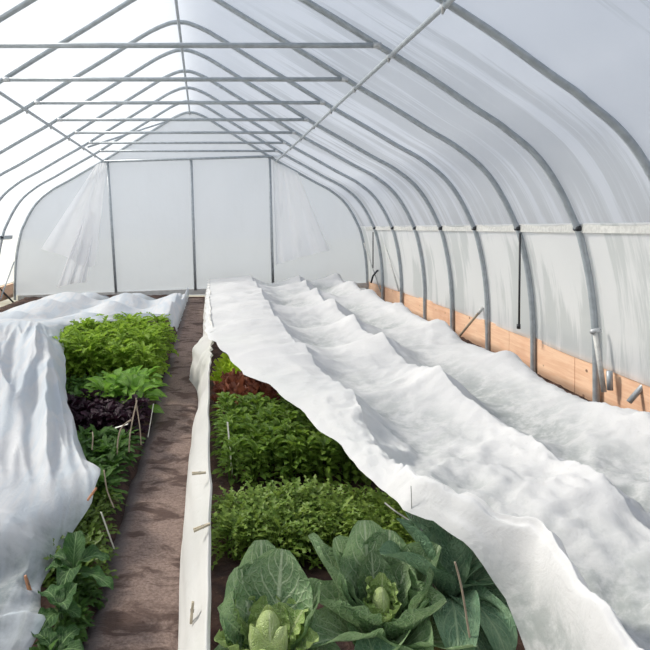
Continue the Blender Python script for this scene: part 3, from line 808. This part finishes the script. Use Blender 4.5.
for i, (az, L, w, a0, a1) in enumerate([(205, .16, .062, 68, 98), (325, .165, .062, 70, 100), (85, .18, .065, 76, 104), (265, .11, .06, 60, 84)]):
    o = big_leaf(c1, 'wrapper_leaf', 'cabhead', L, w, D(a0), D(a1), D(az), (.05 * math.cos(D(az)), .05 * math.sin(D(az)) - .02, .075), .75, .03, 3, .05, 70 + i)
    o['label'] = 'pale leaf folded around the heart'

# open cabbage, right
c2 = empty('cabbage', (.62, 2.17, .075)); tag(c2, 'large open cabbage with cupped leaves around a yellowish heart, beside the white flap', 'cabbage', 'cabbages')
stem(c2, .12)
head(c2, (0, -.01, .13), .036, .060)
for i, (az, L, w, a0, a1, cp) in enumerate([(98, .40, .11, 62, 80, .2), (135, .36, .11, 56, 66, .25), (62, .37, .105, 60, 72, .35), (178, .34, .085, 44, 24, .6), (12, .40, .095, 42, 70, .75), (-38, .34, .10, 34, 14, .4),
                                            (212, .35, .10, 40, 2, .5), (250, .27, .10, 36, 10, .5), (292, .26, .10, 36, 16, .6), (332, .30, .09, 44, 50, .7), (158, .42, .07, 50, 58, .6)]):
    big_leaf(c2, 'outer_leaf', 'cabbage', L, w, D(a0), D(a1), D(az), (.02 * math.cos(D(az)), .02 * math.sin(D(az)), .04), cp, .026, 3, .15, 80 + i)
for i, (az, L, w, a0, a1) in enumerate([(92, .25, .085, 70, 74), (150, .22, .085, 60, 52), (32, .23, .085, 62, 60), (205, .21, .085, 48, 44), (335, .21, .085, 48, 50)]):
    big_leaf(c2, 'inner_leaf', 'cabbage', L, w, D(a0), D(a1), D(az), (.03 * math.cos(D(az)), .03 * math.sin(D(az)), .08), .5, .04, 4, .1, 110 + i)
for i, (az, L, w, a0, a1) in enumerate([(70, .16, .05, 74, 86), (130, .15, .05, 70, 80), (15, .14, .05, 68, 80), (200, .11, .045, 58, 66), (320, .11, .045, 58, 66), (265, .10, .045, 44, 60)]):
    big_leaf(c2, 'heart_leaf', 'cabbage_in', L, w, D(a0), D(a1), D(az), (.022 * math.cos(D(az)), .022 * math.sin(D(az)) - .01, .12), .45, .07, 6, .1, 130 + i, 'yellow green ruffled heart leaf')

# collard against the flap
c3 = empty('collard_plant', (.90, 2.26, .075)); tag(c3, 'blue green collard plant half hidden under the edge of the white cover', 'collard')
stem(c3, .22)
for i, (az, L, w, a0, a1, cp) in enumerate([(120, .36, .085, 70, 40, .6), (200, .40, .10, 62, 20, .4), (255, .38, .09, 66, -60, .35), (290, .36, .08, 70, -70, .4), (60, .34, .09, 75, 20, .5), (165, .36, .09, 74, 45, .5), (320, .36, .075, 66, -60, .4), (345, .34, .08, 70, -20, .4), (15, .34, .085, 74, 10, .4), (275, .30, .07, 50, -70, .4)]):
    big_leaf(c3, 'leaf', 'collard', L, w, D(a0), D(a1), D(az), (0, 0, .12), cp, .03, 2, .15, 140 + i)
# lower leaves at the foot of the cabbages
c4 = empty('cabbage', (.56, 1.84, .06)); tag(c4, 'cabbage at the bottom edge, only a drooping grey green leaf showing', 'cabbage', 'cabbages')
for i, (az, L, w, a0, a1) in enumerate([(40, .30, .085, 45, -10), (95, .26, .08, 55, 10), (150, .24, .07, 50, 0), (350, .24, .07, 35, -20)]):
    big_leaf(c4, 'outer_leaf', 'collard', L, w, D(a0), D(a1), D(az), (0, 0, .03), .35, .02, 2, 0, 170 + i)
stem(c4, .06)
c5 = empty('cabbage', (-.0, 1.86, .06)); c5.location.x = .03
tag(c5, 'young cabbage at the bottom left corner of the right bed', 'cabbage', 'cabbages')
for i, (az, L, w, a0, a1) in enumerate([(80, .2, .06, 45, 10), (20, .2, .06, 45, 10), (130, .16, .05, 55, 30)]):
    big_leaf(c5, 'outer_leaf', 'cabbage', L, w, D(a0), D(a1), D(az), (0, 0, .02), .35, .02, 2, 0, 190 + i)
def loose(name, mat, loc, L, w, az, a0, a1, label, seed):
    o = big_leaf(None, name, mat, L, w, D(a0), D(a1), D(az), (0, 0, 0), .3, .03, 2, .1, seed); o.location = loc
    tag(o, label, 'fallen leaf')
loose('fallen_leaf', 'purpleleaf', (.50, 1.93, .09), .17, .06, 20, 25, -5, 'dull purple brown leaf lying under the open cabbage', 201)
loose('fallen_leaf', 'oldleaf', (.90, 2.02, .09), .22, .07, 20, 20, -5, 'yellowing leaf lying on the soil by the white flap', 202)
loose('fallen_leaf', 'oldleaf', (.74, 1.98, .09), .2, .06, 60, 22, 0, 'olive yellow leaf lying right of the open cabbage', 203)
loose('fallen_leaf', 'purpleleaf', (.05, 2.17, .09), .13, .04, 150, 30, 10, 'withered purplish leaf left of the near cabbage', 204)

# left broccoli seedlings
def brocc(loc, leaves, label, h=.15):
    c = empty('broccoli_plant', loc); tag(c, label, 'broccoli plant', 'young broccoli plants')
    MB().tube([(0, 0, -.03), (.01, 0, h * .6), (0, .01, h)], [.010, .009, .007], 8).build('stem', M['brocc'], c)
    for i, (az, L, w, a0, a1, zz) in enumerate(leaves):
        big_leaf(c, 'leaf', 'brocc', L, w, D(a0), D(a1), D(az), (0, 0, h * zz), .35, .05, 3, .1, int(loc[1] * 100) + i)
brocc((-.565, 2.50, .06), [(20, .17, .052, 60, -45, .9), (95, .15, .05, 70, 10, 1), (150, .14, .045, 55, -30, .9), (265, .15, .05, 55, -60, .9), (-30, .22, .035, 30, -30, .8), (200, .13, .04, 60, -20, .8)], 'young broccoli plant whose leaf reaches over the path', .15)
brocc((-.575, 2.30, .06), [(55, .12, .04, 60, 20, .8), (140, .13, .05, 65, -40, 1), (250, .15, .05, 50, -60, .8), (340, .10, .035, 40, -40, .9), (300, .13, .045, 70, -10, 1)], 'young broccoli plant half under the left cover', .10)
brocc((-.545, 2.12, .05), [(60, .13, .045, 45, -15, .8), (150, .12, .04, 50, -10, 1), (350, .12, .035, 45, -20, .9), (270, .14, .045, 40, -30, .9)], 'young broccoli plant lowest at the bottom left by the path', .07)

block('low', 'lowgreen', 'leafy_seedling', [1.98, 2.08, 2.18, 2.28, 2.38, 2.48, 2.58], lambda Y: -.57, lambda Y: -.53, .06,
      [f'dark low leafy seedling in the {o} row around the young broccoli plants' for o in ordn], 'leafy vegetable', 'seedlings around the broccoli', (.5, .7), .015)

# ------------------------------------------------------------------ markers, wires, clothespins
def stick(p0, p1, Y0, Y1, w, label, mat='marker', name='marker_stick', cat='plant marker', t=.004):
    a, c = W(*p0, Y0), W(*p1, Y1); d = c - a
    rot = d.to_track_quat('Z', 'Y').to_matrix()
    o = MB().box((a + c) / 2, (w, t, d.length), rot, .0015).build(name, M[mat], None, False)
    return tag(o, label, cat)
stick((148, 437), (153.5, 404), 4.15, 4.15, .020, 'white plastic marker stick at the right end of the purple plants')
stick((114, 549), (101, 512), 2.85, 2.8, .013, 'long thin white marker stick lying slanted on the low greens')
stick((234, 492), (227.5, 422), 3.75, 3.70, .013, 'white marker stick standing in the spinach block')
o = stick((115, 428), (128, 424), 3.9, 3.9, .02, 'pale tag bent sideways in front of the purple plants')
def wire(pts, r, mat, label, cat, name='thin_wire'):
    o = MB().tube(catmull([W(*p) for p in pts], 24), r, 6).build(name, M[mat]); return tag(o, label, cat)
wire([(117, 459, 3.75), (118, 440, 3.78), (122, 427, 3.8), (131, 420, 3.85)], .005, 'twig', 'dry bent stalk carrying the pale tag', 'stalk', 'dry_stalk')
wire([(129, 452, 3.8), (130, 435, 3.8), (133, 418, 3.85), (137, 400, 3.9)], .005, 'twig', 'dry upright stalk right of the pale tag', 'stalk', 'dry_stalk')
wire([(141, 445, 3.85), (140, 428, 3.85), (137, 408, 3.9), (136, 398, 3.9)], .004, 'twig', 'dry stalk leaning by the white marker at the purple patch', 'stalk', 'dry_stalk')
wire([(92, 450, 3.7), (93, 438, 3.72), (92.5, 432, 3.75)], .004, 'twig', 'short pale stalk at the foot of the purple plants', 'stalk', 'dry_stalk')
wire([(104, 470, 3.25), (107, 490, 3.2), (114, 508, 3.15)], .004, 'twig', 'thin dry stalk beside the tip of the left cover', 'stalk', 'dry_stalk')
wire([(385, 503, 2.5), (395, 511, 2.45), (410, 521, 2.4), (422, 531, 2.33)], .004, 'wire', 'thin pale wire crossing above the open cabbage', 'wire')
wire([(364, 442, 2.95), (365, 455, 2.95), (366, 478, 2.95)], .0015, 'wire', 'fine upright wire through the cover edge behind the feathery greens', 'wire')
wire([(411, 486, 2.32), (411.5, 500, 2.32), (411.5, 518, 2.32)], .0015, 'wire', 'fine upright wire at the narrow point of the cover edge', 'wire')
wire([(240, 580, 2.0), (455, 562, 2.0), (462, 590, 2.0), (470, 640, 2.0)][1:], .0035, 'twig', 'pale dry leaf stalk hanging below the collard', 'stalk', 'dry_stalk')

def clothespin(p, Y, axis, up, label, mat, L=.075):
    c = W(*p, Y); root = empty('clothespin', c); tag(root, label, 'clothespin', None)
    z = Vector(axis).normalized(); x = Vector(up).cross(z).normalized(); y = z.cross(x)
    R = Matrix((x, y, z)).transposed()
    for s in (-1, 1):
        b = MB(); rot = R @ Matrix.Rotation(s * .10, 3, 'X')
        b.box(R @ Vector((0, s * .006, 0)), (.010, .007, L), rot, .0015)
        b.build('jaw', M[mat], root, False)
    pts = [R @ Vector((-.006 + .012 * k / 20, .008 * math.sin(k * 1.6), .004 + .006 * math.cos(k * 1.6))) for k in range(21)]
    MB().tube(pts, .0012, 5).build('spring', M['spring'], root)
    return root
clothespin((28, 585), 2.42, (-.25, -.1, 1), (0, -1, 0), 'orange wooden clothespin on the lower fold of the left cover', 'pin', .085)
clothespin((92, 494), 2.95, (.6, .2, .8), (0, -1, 0), 'brown wooden clothespin at the tip of the left cover', 'pin', .07)
clothespin((199, 473), 3.2, (1, .05, .05), (0, -1, 0), 'pale clothespin on the path strip beside the spinach', 'pinpale', .075)
clothespin((202, 527), 2.65, (1, .1, .35), (0, -1, 0), 'pale clothespin on the path strip beside the feathery greens', 'pinpale', .08)
clothespin((192, 612), 2.18, (.1, .0, 1), (0, -1, 0), 'greyish clothespin upright on the path strip near the bottom', 'pinpale', .075)

# ------------------------------------------------------------------ light, sky, camera
wd = bpy.data.worlds.new('sky'); scene.world = wd; wd.use_nodes = True
nt = wd.node_tree; nt.nodes.clear(); b = NB(nt)
out = nt.nodes.new('ShaderNodeOutputWorld')
gz = b.n('SeparateXYZ', Vector=b.n('TexCoord').outputs['Generated']).outputs[2]
skyc = b.ramp(b.math('ADD', b.math('MULTIPLY', gz, .5), .5), (.49, (.80, .78, .75)), (.52, (.92, .93, .95)), (.70, (.74, .82, .96)), (1.0, (.62, .74, .96)))
bg = b.n('Background', Color=skyc, Strength=.72)
nt.links.new(bg.outputs[0], out.inputs[0])
sl = bpy.data.lights.new('sun', 'SUN'); sl.energy = 9.0; sl.angle = D(11); sl.color = (1, .94, .83)
so = bpy.data.objects.new('sun', sl); col.objects.link(so)
sd = Vector((-.70, .33, .63)).normalized()               # towards the sun: left, a little ahead, fairly high
so.rotation_euler = sd.to_track_quat('Z', 'Y').to_euler()

cam = bpy.data.cameras.new('camera'); co = bpy.data.objects.new('camera', cam); col.objects.link(co)
co.location = (0, 0, H); co.rotation_euler = (PI / 2, 0, 0)
cam.sensor_width = 36; cam.lens = 36 * F / 650; cam.shift_x = (325 - VX) / 650; cam.shift_y = -(325 - VY) / 650
cam.clip_start = .05; cam.clip_end = 500
scene.camera = co
scene.view_settings.view_transform = 'Standard'; scene.view_settings.look = 'None'
scene.view_settings.exposure = 0.0
scene.cycles.max_bounces = 10; scene.cycles.diffuse_bounces = 5; scene.cycles.transmission_bounces = 6; scene.cycles.transparent_max_bounces = 12
